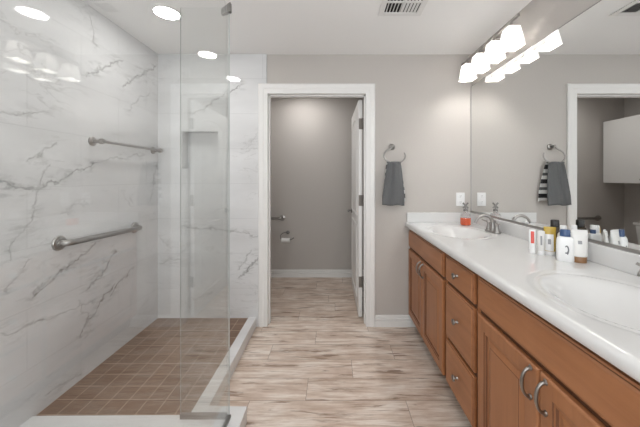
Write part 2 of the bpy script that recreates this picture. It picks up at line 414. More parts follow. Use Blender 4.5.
# shower end wall with a recessed niche
NX0, NX1, NZ0, NZ1 = -1.318, -1.005, 1.382, 1.705
m = MB(M_MARBLE_B, M_WALL)
y0, y1 = 2.488, 2.605
m.box(XL, NX0, y0, y1, 0, ZC); m.box(NX1, -.58, y0, y1, 0, ZC); m.box(NX0, NX1, y0, y1, 0, NZ0); m.box(NX0, NX1, y0, y1, NZ1, ZC)
m.box(NX0, NX1, y0 + .105, y1, NZ0, NZ1)
m.box(XL - .1, -.58, y1, y1 + .015, 0, ZC, mi=1)
struct(m.build('wall_shower'), 'white marble tile end wall of the shower with a square recessed niche')
OX0, OX1, OZ = -.587, .305, 2.058
struct(MB(M_WALL).box(OX1, XR, YB, 2.62, 0, ZC).box(-.58, OX1, YB, 2.62, OZ, ZC).build('wall_back'), 'greige textured wall around the toilet room doorway')
struct(MB(M_WALL).box(XTL - .1, XTR + .1, YT, YT + .1, 0, ZC).build('wall_toilet_back'))
struct(MB(M_WALL).box(XTL - .1, XTL, 2.62, YT, 0, ZC).build('wall_toilet_left'))
struct(MB(M_WALL).box(XTR, XTR + .1, 2.62, YT, 0, ZC).build('wall_toilet_right'))
WX0, WX1, WZ0, WZ1 = -1.15, .85, .35, 2.25
struct(MB(M_WALL).box(XL, WX0, YR - .1, YR, 0, ZC).box(WX1, XR, YR - .1, YR, 0, ZC).box(WX0, WX1, YR - .1, YR, 0, WZ0).box(WX0, WX1, YR - .1, YR, WZ1, ZC).build('wall_rear'))
wn = struct(MB(M_GLASS).box(WX0 + .04, WX1 - .04, YR - .06, YR - .052, WZ0 + .04, WZ1 - .04).build('added_window'))  # added unseen window, put in as a source for the rear fill lamp
fm = MB(M_WHITE)
for a in (WX0, -.17, WX1 - .04): fm.box(a, a + .04, YR - .08, YR - .03, WZ0, WZ1)
fm.box(WX0, WX1, YR - .08, YR - .03, WZ0, WZ0 + .04); fm.box(WX0, WX1, YR - .08, YR - .03, WZ1 - .04, WZ1); fm.build('added_window_frame', wn)

# baseboards: stepped profile
def baseboard(name, x0, x1, yw):
    m = MB(M_WHITE)
    prof = [(0, 0), (.018, 0), (.018, .046), (.007, .052), (.016, .057), (.016, .070), (.005, .077), (.012, .082), (.011, .090), (.005, .098), (0, .098)]
    a = [m.bm.verts.new((x0, yw - d, z)) for d, z in prof]; b = [m.bm.verts.new((x1, yw - d, z)) for d, z in prof]
    for i in range(len(prof)):
        j = (i + 1) % len(prof); m.bm.faces.new((a[i], a[j], b[j], b[i]))
    m.bm.faces.new(a[::-1]); m.bm.faces.new(b)
    return struct(m.build(name))
baseboard('baseboard_back', .369, .728, YB)
baseboard('baseboard_toilet', XTL, XTR, YT)

# door casing (profiled) + jamb with stops
def casing():
    m = MB(M_WHITE)
    prof = [(0, 0), (0, .010), (.006, .014), (.022, .014), (.030, .018), (.060, .019), (.070, .012), (.070, 0)]     # across, proud
    xi0, xi1, zi = -.583, .299, 2.053
    rows = []
    for (d, h) in prof:
        rows.append([(xi0 - d, YB - h, 0), (xi0 - d, YB - h, zi + d), (xi1 + d, YB - h, zi + d), (xi1 + d, YB - h, 0)])
    V = [[m.bm.verts.new(p) for p in r] for r in rows]
    for i in range(len(V)):
        j = (i + 1) % len(V)
        for k in range(3): m.bm.faces.new((V[i][k], V[i][k + 1], V[j][k + 1], V[j][k]))
    m.bm.faces.new([r[0] for r in V]); m.bm.faces.new([r[3] for r in V][::-1])
    return struct(m.build('trim_1'), 'white moulded casing around the toilet room doorway')
casing()
m = MB(M_WHITE)
m.box(-.587, -.572, 2.487, 2.622, 0, 2.036); m.box(.287, .305, 2.487, 2.622, 0, 2.036); m.box(-.587, .305, 2.487, 2.622, 2.036, 2.058)
m.box(-.572, -.561, 2.535, 2.575, 0, 2.024); m.box(.276, .287, 2.535, 2.575, 0, 2.024); m.box(-.561, .276, 2.535, 2.575, 2.024, 2.036)
struct(m.build('trim_2'), 'white door jamb with stop strips')

# the open door: slab with raised mouldings, hinges, lever
def door():
    root = bpy.data.objects.new('door_1', None); COL.objects.link(root)
    root.location = (.272, 2.64, 0); root['kind'] = 'structure'; root['label'] = 'white two-panel door standing open into the toilet room'
    ang = math.radians(90.9)
    R = Matrix.Translation((.272, 2.64, 0)) @ Matrix.Rotation(ang, 4, 'Z')
    w, t, z0, z1 = .80, .036, .012, 2.020
    m = MB(M_DOOR); m.box(0, w, 0, t, z0, z1, .002)
    for face in (0, 1):
        for (a, b, arch) in ((.94, 1.90, True), (.16, .84, False)):
            for off, hgt in ((0, .008), (.045, .006)):
                xa, xb, za, zb = .12 + off, w - .12 - off, a + off, b - off
                pts = [(xa, za), (xb, za), (xb, zb)]
                if arch: pts += [(xb + (xa - xb) * i / 10, zb - .05 * (abs(i - 5) / 5) ** 2 + .0) for i in range(11)]
                pts += [(xa, zb)]
                if arch: pts = [(xa, za), (xb, za)] + [(xb + (xa - xb) * i / 10, zb - .06 * (abs(i - 5) / 5) ** 2) for i in range(11)]
                ring = [(Vector((x, 0, z))) for x, z in pts]
                y = (t + hgt * .5) if face else (-hgt * .5)
                path = [Vector((p.x, t if face else 0.0, p.z)) for p in ring]
                if off == 0: m.tube(path + [path[0], path[1]], .009, 8)
                else:
                    c = sum(path, Vector()) / len(path)
                    o1 = [m.bm.verts.new(p) for p in path]; q = .006 if face else -.006
                    o2 = [m.bm.verts.new(p + (c - p).normalized() * .03 + Vector((0, q, 0))) for p in path]
                    for i in range(len(o1)):
                        j = (i + 1) % len(o1); m.bm.faces.new((o1[i], o1[j], o2[j], o2[i]))
                    m.bm.faces.new(o2)
    for v in m.bm.verts: v.co = R @ v.co
    m.build('door_slab', root, 35)
    for z in (1.80, 1.09, .335):
        h = MB(M_HINGE)
        h.box(-.0025, .001, .003, .033, z - .05, z + .05)
        h.cyl((-.004, -.003, z - .052), (-.004, -.003, z + .052), .007, 12)
        for v in h.bm.verts: v.co = R @ v.co
        h.build('hinge', root)
    h = MB(M_DNICKEL); zz = .915; u = .735
    for sgn, yy in ((1, t), (-1, 0)):
        h.lathe([(0, 0), (.031, 0), (.031, .006), (.024, .011), (0.011, .013), (.011, .045), (0, .046)], (u, yy, zz), (0, sgn, 0), 20)
        h.tube(smoothpath([(u + .004, yy + sgn * .044, zz), (u - .03, yy + sgn * .05, zz + .002), (u - .075, yy + sgn * .05, zz - .004), (u - .11, yy + sgn * .046, zz)], 5), .008, 10)
    for v in h.bm.verts: v.co = R @ v.co
    h.build('door_handle', root, 40)
door()

# ------------------------------------------------------------------ shower
struct(MB(M_SHTILE).box(XL, -.732, 1.45, 2.488, 0, .075).build('floor_shower'), 'brown square mosaic tile shower floor')
struct(MB(M_CURB).prism([(XL, .2), (-.456, .2), (-.456, 1.512), (-.662, 1.512), (-.668, 2.488), (-.735, 2.488), (-.73, 1.452), (XL, 1.452)], 0, .088, bev=.003).build('shower_curb'),
       'white marble curb turning the corner around the shower floor')
GT = 2.156
g = thing('shower_screen', 'large frameless clear glass shower screen reflecting the vanity lights', 'shower screen', (-.525, .85, .088), 'glass shower panels')
def pane(x0, x1, y0, y1, z0, z1, par, edges):
    m = MB(M_GLASS, M_GEDGE); m.box(x0, x1, y0, y1, z0, z1)
    for f in m.bm.faces:
        n = f.normal if f.normal.length else (f.normal_update() or f.normal)
        if abs(getattr(n, edges)) > .5: f.material_index = 1
    return m.build('pane', par)
pane(-.528, -.522, .25, 1.440, .096, GT, g, 'y')
MB(M_DNICKEL).box(-.534, -.516, .25, 1.443, .088, .102, .001).build('channel', g)
MB(M_DNICKEL).hexa([(-.560, 1.424, GT - .038), (-.514, 1.424, GT - .022), (-.514, 1.448, GT - .022), (-.560, 1.448, GT - .038)],
                   [(-.560, 1.424, GT - .012), (-.514, 1.424, GT + .024), (-.514, 1.448, GT + .024), (-.560, 1.448, GT - .012)], bev=.002).build('corner_clamp', g)
g2 = thing('return_panel', 'narrow clear glass return panel in a metal channel at the curb corner', 'shower screen', (-.645, 1.436, .088), 'glass shower panels')
pane(-.768, -.534, 1.4335, 1.4395, .096, GT, g2, 'x')
MB(M_DNICKEL).box(-.768, -.536, 1.427, 1.446, .088, .110, .001).build('channel', g2)

def grab_bar(name, label, a, b, wall_axis, out, r, fl, group):
    """a, b = flange centres on the wall; out = unit vector away from the wall"""
    a, b, out = Vector(a), Vector(b), Vector(out); d = (b - a).normalized(); L = .055
    t = thing(name, label, 'grab bar', a, group)
    for c in (a, b):
        MB(M_NICKEL).lathe([(0, 0), (fl, 0), (fl, .004), (fl * .92, .009), (fl * .6, .012), (fl * .58, .016), (0, .016)], c, out, 28).build('flange', t, 40)
    pts = [a + out * .01, a + out * (L * .55), a + out * (L * .9) + d * .012, a + out * L + d * .04, a + out * L + d * .09]
    pts += [a + out * L + (b - a) * .5] + [b + out * L - d * .09, b + out * L - d * .04, b + out * (L * .9) - d * .012, b + out * (L * .55), b + out * .01]
    MB(M_NICKEL).tube(smoothpath(pts, 5), r, 16).build('rail', t, 180)
    return t
grab_bar('grab_bar', 'brushed metal grab bar low on the long marble shower wall', (XL, 1.59, .935), (XL, 2.197, .916), 'x', (1, 0, 0), .017, .042, 'grab bars')
grab_bar('grab_bar', 'brushed metal grab bar on the toilet room back wall beside the paper roll', (-1.05, YT, .775), (-.665, YT, .775), 'y', (0, -1, 0), .016, .040, 'grab bars')
t = thing('towel_bar', 'slim metal towel bar high on the long marble shower wall', 'towel bar', (XL, 2.1, 1.53))
ya, yb = 1.81, 2.42
for y in (ya, yb):
    MB(M_NICKEL).lathe([(0, 0), (.030, 0), (.030, .006), (.024, .012), (.013, .016), (.011, .045), (.017, .052), (.019, .064), (.015, .076), (0, .079)], (XL, y, 1.531), (1, 0, 0), 24).build('post', t, 40)
MB(M_NICKEL).cyl((XL + .064, ya, 1.531), (XL + .064, yb, 1.531), .0095, 16).build('rail', t, 40)

# recessed ceiling lights, two of them added as room fill
def downlight(label, x, y, lens):
    t = thing('recessed_light', label, 'ceiling light', (x, y, ZC), 'recessed ceiling lights')
    MB(M_WHITE).lathe([(.075, 0), (.093, 0), (.093, -.004), (.088, -.007), (.074, -.005), (.075, 0)], (x, y, ZC), (0, 0, 1), 40).build('trim_ring', t, 40)
    MB(lens).lathe([(0, -.005), (.055, -.005), (.0735, -.004), (.0735, 0), (0, 0)], (x, y, ZC), (0, 0, 1), 40).build('lens', t, 40)
downlight('round lit ceiling light over the middle of the shower floor', -1.09, 1.87, M_LENS)
downlight('round ceiling light seen only as a reflection in the narrow glass return panel', -1.10, .37, M_LENS)
downlight('added unseen ceiling light brightening the middle of the room', .05, .70, M_LENS_FILL)  # unseen lamp added to brighten the floor and ceiling
downlight('added unseen ceiling light near the rear wall, brightening the room', .05, -.55, M_LENS_FILL)  # second added lamp, unseen, more fill for the room
downlight('round ceiling light inside the toilet room, out past the doorway head', -.37, 3.34, M_LENST)

# ceiling vent
t = thing('ceiling_vent', 'white slatted air vent in the ceiling', 'air vent', (.44, 1.75, ZC))
vx0, vx1, vy0, vy1 = .298, .580, 1.60, 1.895
m = MB(M_WHITE)
for (a, b, c, d) in ((vx0, vx0 + .035, vy0, vy1), (vx1 - .035, vx1, vy0, vy1), (vx0 + .035, vx1 - .035, vy0, vy0 + .035), (vx0 + .035, vx1 - .035, vy1 - .035, vy1)):
    m.box(a, b, c, d, ZC - .008, ZC, .002)
m.box(vx0 + .035, vx1 - .035, 1.742, 1.754, ZC - .008, ZC - .001)
m.box(.436, .444, vy0 + .035, vy1 - .035, ZC - .008, ZC - .001)
m.build('frame', t)
m = MB(M_WHITE)
for k in range(5):
    for (xs, tilt) in ((vx0 + .045 + .021 * k, 1), (vx1 - .045 - .021 * k, -1)):
        for (ys, ye) in ((vy0 + .035, 1.742), (1.754, vy1 - .035)):
            m.hexa([(xs - .001, ys, ZC - .008), (xs + .001, ys, ZC - .008), (xs + .001, ye, ZC - .008), (xs - .001, ye, ZC - .008)],
                   [(xs - .001 + (.007 if tilt > 0 else -.011), ys, ZC - .001), (xs + .001 + (.007 if tilt > 0 else -.011), ys, ZC - .001), (xs + .001 + (.007 if tilt > 0 else -.011), ye, ZC - .001), (xs - .001 + (.007 if tilt > 0 else -.011), ye, ZC - .001)])
m.build('slats', t)
MB(M_DARK).box(vx0 + .03, vx1 - .03, vy0 + .03, vy1 - .03, ZC - .0012, ZC - .0002).build('duct_opening', t)

# ------------------------------------------------------------------ vanity cabinets
XF, XFR, XB = .655, .676, XR          # door faces, face frame, wall
ZT, ZB = .873, .10
def rail_door(m, y0, y1, z0, z1, x=XF, d=.020, st=.058, mi=(0, 1)):
    """framed door with stepped moulding and a slightly raised field; face looks to -x"""
    def loop(i, xx): return [(xx, y0 + i, z0 + i), (xx, y1 - i, z0 + i), (xx, y1 - i, z1 - i), (xx, y0 + i, z1 - i)]
    L = [loop(0, x + d), loop(0, x + .006), loop(.004, x + .002), loop(.008, x), loop(st - .004, x), loop(st, x + .003), loop(st + .006, x + .003), loop(st + .012, x + .009),
         loop(st + .018, x + .009), loop(st + .040, x + .0035), loop(st + .043, x + .003)]
    V = [[m.bm.verts.new(p) for p in l] for l in L]
    for i, (a, b) in enumerate(zip(V, V[1:])):           # dark glaze in the grooves also paints in the bevel shading
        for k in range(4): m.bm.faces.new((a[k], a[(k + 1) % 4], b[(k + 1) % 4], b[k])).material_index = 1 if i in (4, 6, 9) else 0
    m.bm.faces.new(V[0][::-1]); m.bm.faces.new(V[-1])
def slab_front(m, y0, y1, z0, z1, x=XF, d=.020):
    def loop(i, xx): return [(xx, y0 + i, z0 + i), (xx, y1 - i, z0 + i), (xx, y1 - i, z1 - i), (xx, y0 + i, z1 - i)]
    L = [loop(0, x + d), loop(0, x + .009), loop(.005, x + .0065), loop(.007, x + .004), loop(.013, x), loop(.018, x)]
    V = [[m.bm.verts.new(p) for p in l] for l in L]
    for i, (a, b) in enumerate(zip(V, V[1:])):
        for k in range(4): m.bm.faces.new((a[k], a[(k + 1) % 4], b[(k + 1) % 4], b[k])).material_index = 1 if i == 2 else 0  # bevel step takes the shaded glaze colour
    m.bm.faces.new(V[0][::-1]); m.bm.faces.new(V[-1])
def pull(par, y, zc, L=.112):
    m = MB(M_PULL); h = L / 2
    for s_ in (-1, 1):
        m.lathe([(0, -.001), (.0075, -.001), (.0085, .002), (.006, .006), (0, .007)], (XF, y, zc + s_ * (h - .009)), (-1, 0, 0), 14, sx=1.0)
    pts = [(XF - .001, y, zc + h - .009), (XF - .014, y, zc + h - .012), (XF - .026, y, zc + h - .028), (XF - .031, y, zc), (XF - .026, y, zc - h + .028), (XF - .014, y, zc - h + .012), (XF - .001, y, zc - h + .009)]
    P = smoothpath(pts, 5); n = len(P)
    rr = [.0048 + .0022 * abs(2 * i / (n - 1) - 1) ** 3 + .0012 * math.exp(-((i / (n - 1) - .5) * 7) ** 2) for i in range(n)]
    m.tube(P, rr, 12)
    # leaf-shaped end tips
    for s_ in (-1, 1):
        m.lathe([(0, 0), (.0075, .004), (.006, .012), (0, .018)], (XF - .003, y, zc + s_ * (h - .013)), (0, 0, s_), 12, sx=.55)
    return m.build('handle', par, 60)
def knob(par, y, z):
    m = MB(M_PULL)
    m.lathe([(0, -.001), (.009, -.001), (.009, .002), (.0055, .005), (.005, .012), (.011, .016), (.016, .021), (.015, .026), (.007, .029), (0, .0295)], (XF, y, z), (-1, 0, 0), 20)
    return m.build('knob', par, 50)
def carcass(t, y0, y1, front_boxes):
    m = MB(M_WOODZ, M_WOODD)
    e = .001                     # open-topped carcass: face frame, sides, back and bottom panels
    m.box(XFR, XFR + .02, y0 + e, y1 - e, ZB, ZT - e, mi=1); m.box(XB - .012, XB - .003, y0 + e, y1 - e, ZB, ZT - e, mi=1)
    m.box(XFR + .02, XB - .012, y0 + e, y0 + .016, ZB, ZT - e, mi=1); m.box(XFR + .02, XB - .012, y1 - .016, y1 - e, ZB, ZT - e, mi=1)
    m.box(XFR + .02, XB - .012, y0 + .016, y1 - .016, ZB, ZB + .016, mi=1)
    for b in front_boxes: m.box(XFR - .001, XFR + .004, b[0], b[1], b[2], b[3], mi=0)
    m.build('cabinet_box', t)
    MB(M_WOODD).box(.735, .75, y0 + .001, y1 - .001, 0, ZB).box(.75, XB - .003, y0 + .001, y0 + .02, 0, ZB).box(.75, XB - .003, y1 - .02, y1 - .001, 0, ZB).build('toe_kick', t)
def door_cabinet(label, y0, y1, da, db, seam, pulls):
    t = thing('vanity_cabinet', label, 'cabinet', (.93, (y0 + y1) / 2, 0), 'vanity cabinets')
    carcass(t, y0, y1, [(y0 + .001, y0 + .012, ZB, ZT - .001), (y1 - .012, y1 - .001, ZB, ZT - .001)])
    m = MB(M_WOODY, M_GLAZE_SHADE); slab_front(m, da, db, .705, .847); m.build('drawer_front', t)
    for (a, b, py) in ((da, seam - .0025, pulls[0]), (seam + .0025, db, pulls[1])):
        m = MB(M_WOODZ, M_GLAZE_SHADE); rail_door(m, a, b, .115, .684); d = m.build('door', t); pull(d, py, .622)
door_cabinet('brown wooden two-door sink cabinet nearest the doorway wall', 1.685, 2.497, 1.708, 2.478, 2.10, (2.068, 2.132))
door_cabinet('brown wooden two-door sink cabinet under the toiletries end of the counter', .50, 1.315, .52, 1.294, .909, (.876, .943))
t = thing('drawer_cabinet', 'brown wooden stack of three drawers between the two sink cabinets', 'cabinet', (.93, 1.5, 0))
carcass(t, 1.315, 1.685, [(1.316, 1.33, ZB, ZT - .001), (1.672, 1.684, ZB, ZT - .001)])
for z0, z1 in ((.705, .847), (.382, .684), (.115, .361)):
    m = MB(M_WOODY, M_GLAZE_SHADE); slab_front(m, 1.338, 1.664, z0, z1); d = m.build('drawer', t); knob(d, 1.501, (z0 + z1) / 2 + .006)

# ------------------------------------------------------------------ countertop with two integral basins
CT, CX0, CX1, CY0, CY1 = .913, .632, XR - .003, .49, YB - .002
SINKS = [(.905, 2.06), (.905, .90)]; AX, AY = .195, .255
def ctop_z(x, y):
    z = 0.0
    for cx, cy in SINKS:
        r = math.hypot((x - cx) / AX, (y - cy) / AY)
        if r < 1.14:
            if r > 1.0: q = (1.14 - r) / .14; z = -.004 * q * q * (3 - 2 * q)
            elif r > .93: z = -.004 + .0035 * math.sin((1 - r) / .07 * PI) ** 2
            else: z = -.004 - .13 * (.5 + .5 * math.cos(PI * r / .93)) ** .75
    return z
def countertop():
    root = thing('countertop', 'long glossy white vanity countertop with two oval sinks', 'countertop', ((CX0 + CX1) / 2, 1.5, ZT))
    nose = [(.012, 0.0), (.004, 0.0), (0.0, .004), (0, .018)] + [(.022 * (1 - math.cos(a)), .018 + .022 * math.sin(a)) for a in [PI / 2 * k / 6 for k in range(1, 7)]]
    xs = []; x = CX0 + .030
    while x < CX1 - .004: xs.append(x); x += .0085
    xs.append(CX1)
    ny = int((CY1 - CY0) / .0085); ys = [CY0 + (CY1 - CY0) * j / ny for j in range(ny + 1)]
    def split(keep):
        bm = bmesh.new(); grid = {}
        def V(i, j):
            if (i, j) not in grid:
                if i < len(nose): p = (CX0 + nose[i][0], ys[j], ZT + nose[i][1])
                else: p = (xs[i - len(nose)], ys[j], CT + ctop_z(xs[i - len(nose)], ys[j]))
                grid[i, j] = bm.verts.new(p)
            return grid[i, j]
        n = len(nose) + len(xs)
        for i in range(n - 1):
            for j in range(ny):
                which = -1
                if i >= len(nose):
                    cxm, cym = (xs[i - len(nose)] + xs[i - len(nose) + 1]) / 2, (ys[j] + ys[j + 1]) / 2
                    for k, (cx, cy) in enumerate(SINKS):
                        if math.hypot((cxm - cx) / AX, (cym - cy) / AY) < 1.17: which = k
                if which == keep: bm.faces.new((V(i, j), V(i, j + 1), V(i + 1, j + 1), V(i + 1, j)))
        if keep == -1:
            for j in (0, ny):
                ring = [V(i, j) for i in range(n)]; b = bm.verts.new((CX1, ys[j], ZT)); bm.faces.new(ring + [b] if j else (ring + [b])[::-1])
            bm.faces.new([bm.verts.new(p) for p in ((CX0 + .012, CY0, ZT), (CX0 + .012, CY1, ZT), (CX0 + .06, CY1, ZT), (CX0 + .06, CY0, ZT))])
        me = bpy.data.meshes.new('counter'); bm.to_mesh(me); bm.free(); me.materials.append(M_COUNTER)
        me.polygons.foreach_set('use_smooth', [True] * len(me.polygons)); me.set_sharp_from_angle(angle=math.radians(50)) if keep < 0 else None
        o = bpy.data.objects.new('slab' if keep < 0 else 'sink_basin', me); COL.objects.link(o)
        o.parent = root; o.matrix_parent_inverse = Matrix.Translation(-root.location); return o
    split(-1)
    for k in range(2):
        b = split(k); cx, cy = SINKS[k]
        MB(M_CHROME).lathe([(0, .004), (.012, .004), (.014, .001), (.022, .003), (.022, 0), (0, 0)], (cx, cy, CT - .134), (0, 0, 1), 24).build('drain', b, 40)
    tag(MB(M_COUNTER).box(1.190, XR - .001, CY0, CY1, CT + .0003, .998, .003).build('backsplash'), 'long white backsplash strip under the mirror', 'backsplash')
    tag(MB(M_COUNTER).box(.645, 1.189, CY1 - .020, CY1, CT + .0003, .996, .003).build('end_splash'), 'short white splash strip on the doorway wall below the outlet', 'backsplash')
countertop()

def faucet(y, label, x=1.138):
    z = CT
    t = thing('faucet', label, 'faucet', (x, y, z), 'two-handle faucets')
    m = MB(M_NICKEL)
    pts = []
    for k in range(28):
        a = 2 * PI * k / 28; cx = .024 * math.cos(a); cy = .024 * math.sin(a) + (.052 if math.sin(a) > 0 else -.052)
        pts.append((x + cx * 1.1, y + cy))
    m.prism(pts, z, z + .012, bev=.003); m.build('base_plate', t, 40)
    m = MB(M_NICKEL)
    m.lathe([(0, .010), (.021, .010), (.018, .022), (.014, .045), (.0125, .058), (0, .058)], (x, y, z), (0, 0, 1), 24)
    m.tube(smoothpath([(x, y, z + .045), (x - .003, y, z + .075), (x - .022, y, z + .105), (x - .06, y, z + .117), (x - .098, y, z + .103), (x - .120, y, z + .078), (x - .124, y, z + .066)], 6), [.0120] * 12 + [.0105] * 12 + [.0092] * 13, 16)
    m.lathe([(0, 0), (.004, 0), (.004, .030), (.007, .033), (.006, .042), (0, .044)], (x + .018, y, z + .045), (0, 0, 1), 12)
    m.build('spout', t, 50)
    for s_ in (-1, 1):
        m = MB(M_NICKEL); yy = y + s_ * .052
        m.lathe([(0, .008), (.020, .010), (.018, .020), (.012, .042), (.0105, .052), (.013, .057), (.013, .064), (.008, .070), (0, .071)], (x, yy, z), (0, 0, 1), 20)
        m.tube(smoothpath([(x + .002, yy, z + .062), (x - .006, yy + s_ * .02, z + .068), (x - .012, yy + s_ * .045, z + .070), (x - .016, yy + s_ * .062, z + .075)], 5), [.007] * 6 + [.006] * 5 + [.0055] * 5, 12)
        m.build('lever_handle', t, 50)
faucet(2.03, 'brushed nickel two-handle faucet at the sink beside the doorway wall')
faucet(.92, 'brushed nickel faucet cut by the photo edge, past the toiletries', 1.118)

# ------------------------------------------------------------------ mirror
t = thing('wall_mirror', 'wide frameless mirror over the whole vanity', 'mirror', (XR, 1.5, 1.0))
MB(M_MIRROR).box(1.2085, 1.2145, .5, YB - .006, 1.008, 2.098).build('mirror_glass', t)
MB(M_NICKEL).box(1.2045, 1.2149, .5, YB - .003, .9985, 1.0125).build('bottom_track', t)
MB(M_DNICKEL).box(1.2065, 1.2149, YB - .006, YB - .0015, 1.0, 2.100).build('edge_strip', t)
MB(M_DNICKEL).box(1.2075, 1.2149, .5, YB - .006, 2.098, 2.1005).build('edge_strip', t)

# ------------------------------------------------------------------ vanity light
LX, LZ = 1.098, 2.264
t = thing('vanity_light', 'four-shade vanity light bar glowing above the mirror', 'wall light', (XR, 2.04, 2.16))
MB(M_CHROME).box(1.195, XR - .0005, 1.925, 2.19, 2.165, 2.285, .004).build('backplate', t)
m = MB(M_NICKEL); m.box(LX - .008, LX + .008, 1.685, 2.425, LZ - .008, LZ + .008, .002)
for y in (1.96, 2.155): m.box(LX, 1.196, y - .006, y + .006, LZ - .008, LZ + .002)
m.build('bar', t)
for i in range(4):
    y = 1.755 + .19 * i
    m = MB(M_NICKEL)
    m.box(LX - .026, LX + .026, y - .026, y + .026, LZ - .046, LZ - .040, .002); m.cyl((LX, y, LZ - .044), (LX, y, LZ - .006), .010, 14)
    m.build('shade_holder', t)
    m = MB(M_SHADE)
    def sq(h, z): return [(LX - h, y - h, z), (LX + h, y - h, z), (LX + h, y + h, z), (LX - h, y + h, z)]
    top, bot = LZ - .044, LZ - .164
    m.hexa(sq(.053, bot), sq(.034, top), cap_bottom=False)
    sh = m.build('lamp_shade', t)
    MB(M_BULB).lathe([(0, -.085), (.012, -.081), (.021, -.068), (.023, -.055), (.018, -.040), (.012, -.025), (.012, -.006), (0, -.006)], (LX, y, LZ - .040), (0, 0, 1), 20).build('bulb', t, 60)

# ------------------------------------------------------------------ wall outlet
t = thing('wall_outlet', 'white double wall outlet above the counter splash', 'outlet', (1.116, YB, 1.112))
MB(M_WPLAS).box(1.079, 1.153, YB - .006, YB, 1.053, 1.170, .002).build('cover_plate', t)
for zc in (1.138, 1.085):
    m = MB(M_WPLAS, M_SLOT); m.lathe([(0, 0), (.0175, 0), (.0175, .003), (.016, .004), (0, .004)], (1.116, YB - .0055, zc), (0, -1, 0), 20, sy=.85)
    for dx in (-.006, .006): m.box(1.116 + dx - .001, 1.116 + dx + .001, YB - .0102, YB - .009, zc + .001, zc + .009, mi=1)
    m.lathe([(0, 0), (.0022, 0), (.0022, .001), (0, .001)], (1.116, YB - .0092, zc - .006), (0, -1, 0), 10, mi=1)
    m.build('socket', t)

# ------------------------------------------------------------------ towel ring and towel
t = thing('towel_ring', 'nickel open towel ring on the wall right of the doorway', 'towel ring', (.515, YB, 1.57))
MB(M_NICKEL).lathe([(0, 0), (.027, 0), (.027, .005), (.022, .011), (.012, .015), (.010, .040), (.014, .048), (.014, .060), (.008, .066), (0, .067)], (.515, YB, 1.570), (0, -1, 0), 24).build('post', t, 40)
RC = Vector((.527, YB - .062, 1.488)); ra, rb = .092, .064
P = [(.515, YB - .054, 1.562)]
for k in range(30):
    a = math.radians(122 + (382 - 122) * k / 29); P.append((RC.x + ra * math.cos(a), RC.y + .012 * math.sin(a) - .004, RC.z + rb * math.sin(a)))
m = MB(M_NICKEL); m.tube(smoothpath(P, 2), .0068, 12); m.lathe([(0, -.007), (.007, -.004), (.007, .004), (0, .007)], P[-1], (0, 0, 1), 12); m.build('ring', t, 60)
def towel():
    bm = bmesh.new(); nu = 40; rows = []
    zt = RC.z - rb + .009
    path = []                        # (offset from wall, z, which layer, s)
    for k in range(24): s = k / 23; path.append((.020 + .025 * (1 - s) * 0 + .022 * s ** 2, 1.10 + (zt - .012 - 1.10) * s, 0, 1 - s))
    for k in range(1, 7):
        a = PI * k / 7; path.append((.066 - .022 * math.cos(a), zt - .010 + .012 * math.sin(a), 1, 0))
    for k in range(26): s = k / 25; path.append((.088 + .022 * s, zt - .012 - (zt - .012 - 1.068) * s, 2, s))
    for (off, z, lay, s) in path:
        wd = .058 + .036 * min(1, s * 1.3) ** .8
        cx = .520 - (.012 * s if lay == 2 else -.016 * s)
        row = []
        for i in range(nu + 1):
            u = -1 + 2 * i / nu
            fold = (.009 * (1 - .35 * s) * math.sin(u * 5.0 + .6) + .0025 * math.sin(u * 11 + 2 * s)) * (1 if lay != 1 else .5)
            cur = .010 * u * u
            row.append(bm.verts.new((cx + u * wd, YB - max(.008, off + fold * (.6 if lay == 0 else 1) - (cur if lay == 2 else -cur * .3)), z + (.004 * math.sin(u * 5) if s > .95 else 0))))
        rows.append((row, lay))
    for (a, la), (b, lb) in zip(rows, rows[1:]):
        for i in range(nu):
            f = bm.faces.new((a[i], a[i + 1], b[i + 1], b[i])); f.material_index = 1 if la == 0 else 0; f.smooth = True
    me = bpy.data.meshes.new('hand_towel'); bm.to_mesh(me); bm.free(); me.materials.append(M_TOWEL); me.materials.append(M_TOWELS)
    o = bpy.data.objects.new('hand_towel', me); COL.objects.link(o)
    md = o.modifiers.new('thick', 'SOLIDIFY'); md.thickness = .007; md.offset = 0
    tag(o, 'dark grey hand towel with a striped back hanging from the wall ring', 'towel')
towel()

# ------------------------------------------------------------------ things on the counter
t = thing('soap_bottle', 'clear bottle of orange liquid with a cross-shaped metal top, beside the faucet', 'bottle', (1.086, 2.335, CT))
bx, by = 1.086, 2.335
MB(glass_mat('bottle_glass', (.93, .93, .93))).lathe([(0, 0), (.038, 0), (.042, .006), (.042, .075), (.036, .092), (.018, .104), (.016, .118), (.0145, .118), (.0165, .102), (.034, .090), (.0405, .075)], (bx, by, CT), (0, 0, 1), 28).build('bottle_body', t, 40)
MB(M_ORANGE).lathe([(0, .003), (.037, .003), (.0395, .008), (.0395, .058), (0, .058)], (bx, by, CT), (0, 0, 1), 28).build('orange_liquid', t, 40)
m = MB(M_DNICKEL); m.lathe([(0, .116), (.018, .116), (.018, .128), (.007, .132), (.006, .150), (.011, .153), (.011, .163), (0, .165)], (bx, by, CT), (0, 0, 1), 18)
for a in (PI / 4, -PI / 4):
    d = Vector((math.cos(a), 0, math.sin(a))) * .029
    c = Vector((bx, by, CT + .160)); m.tube([c - d, c, c + d], [.0075, .0055, .0075], 10)
m.build('cross_top', t, 50)

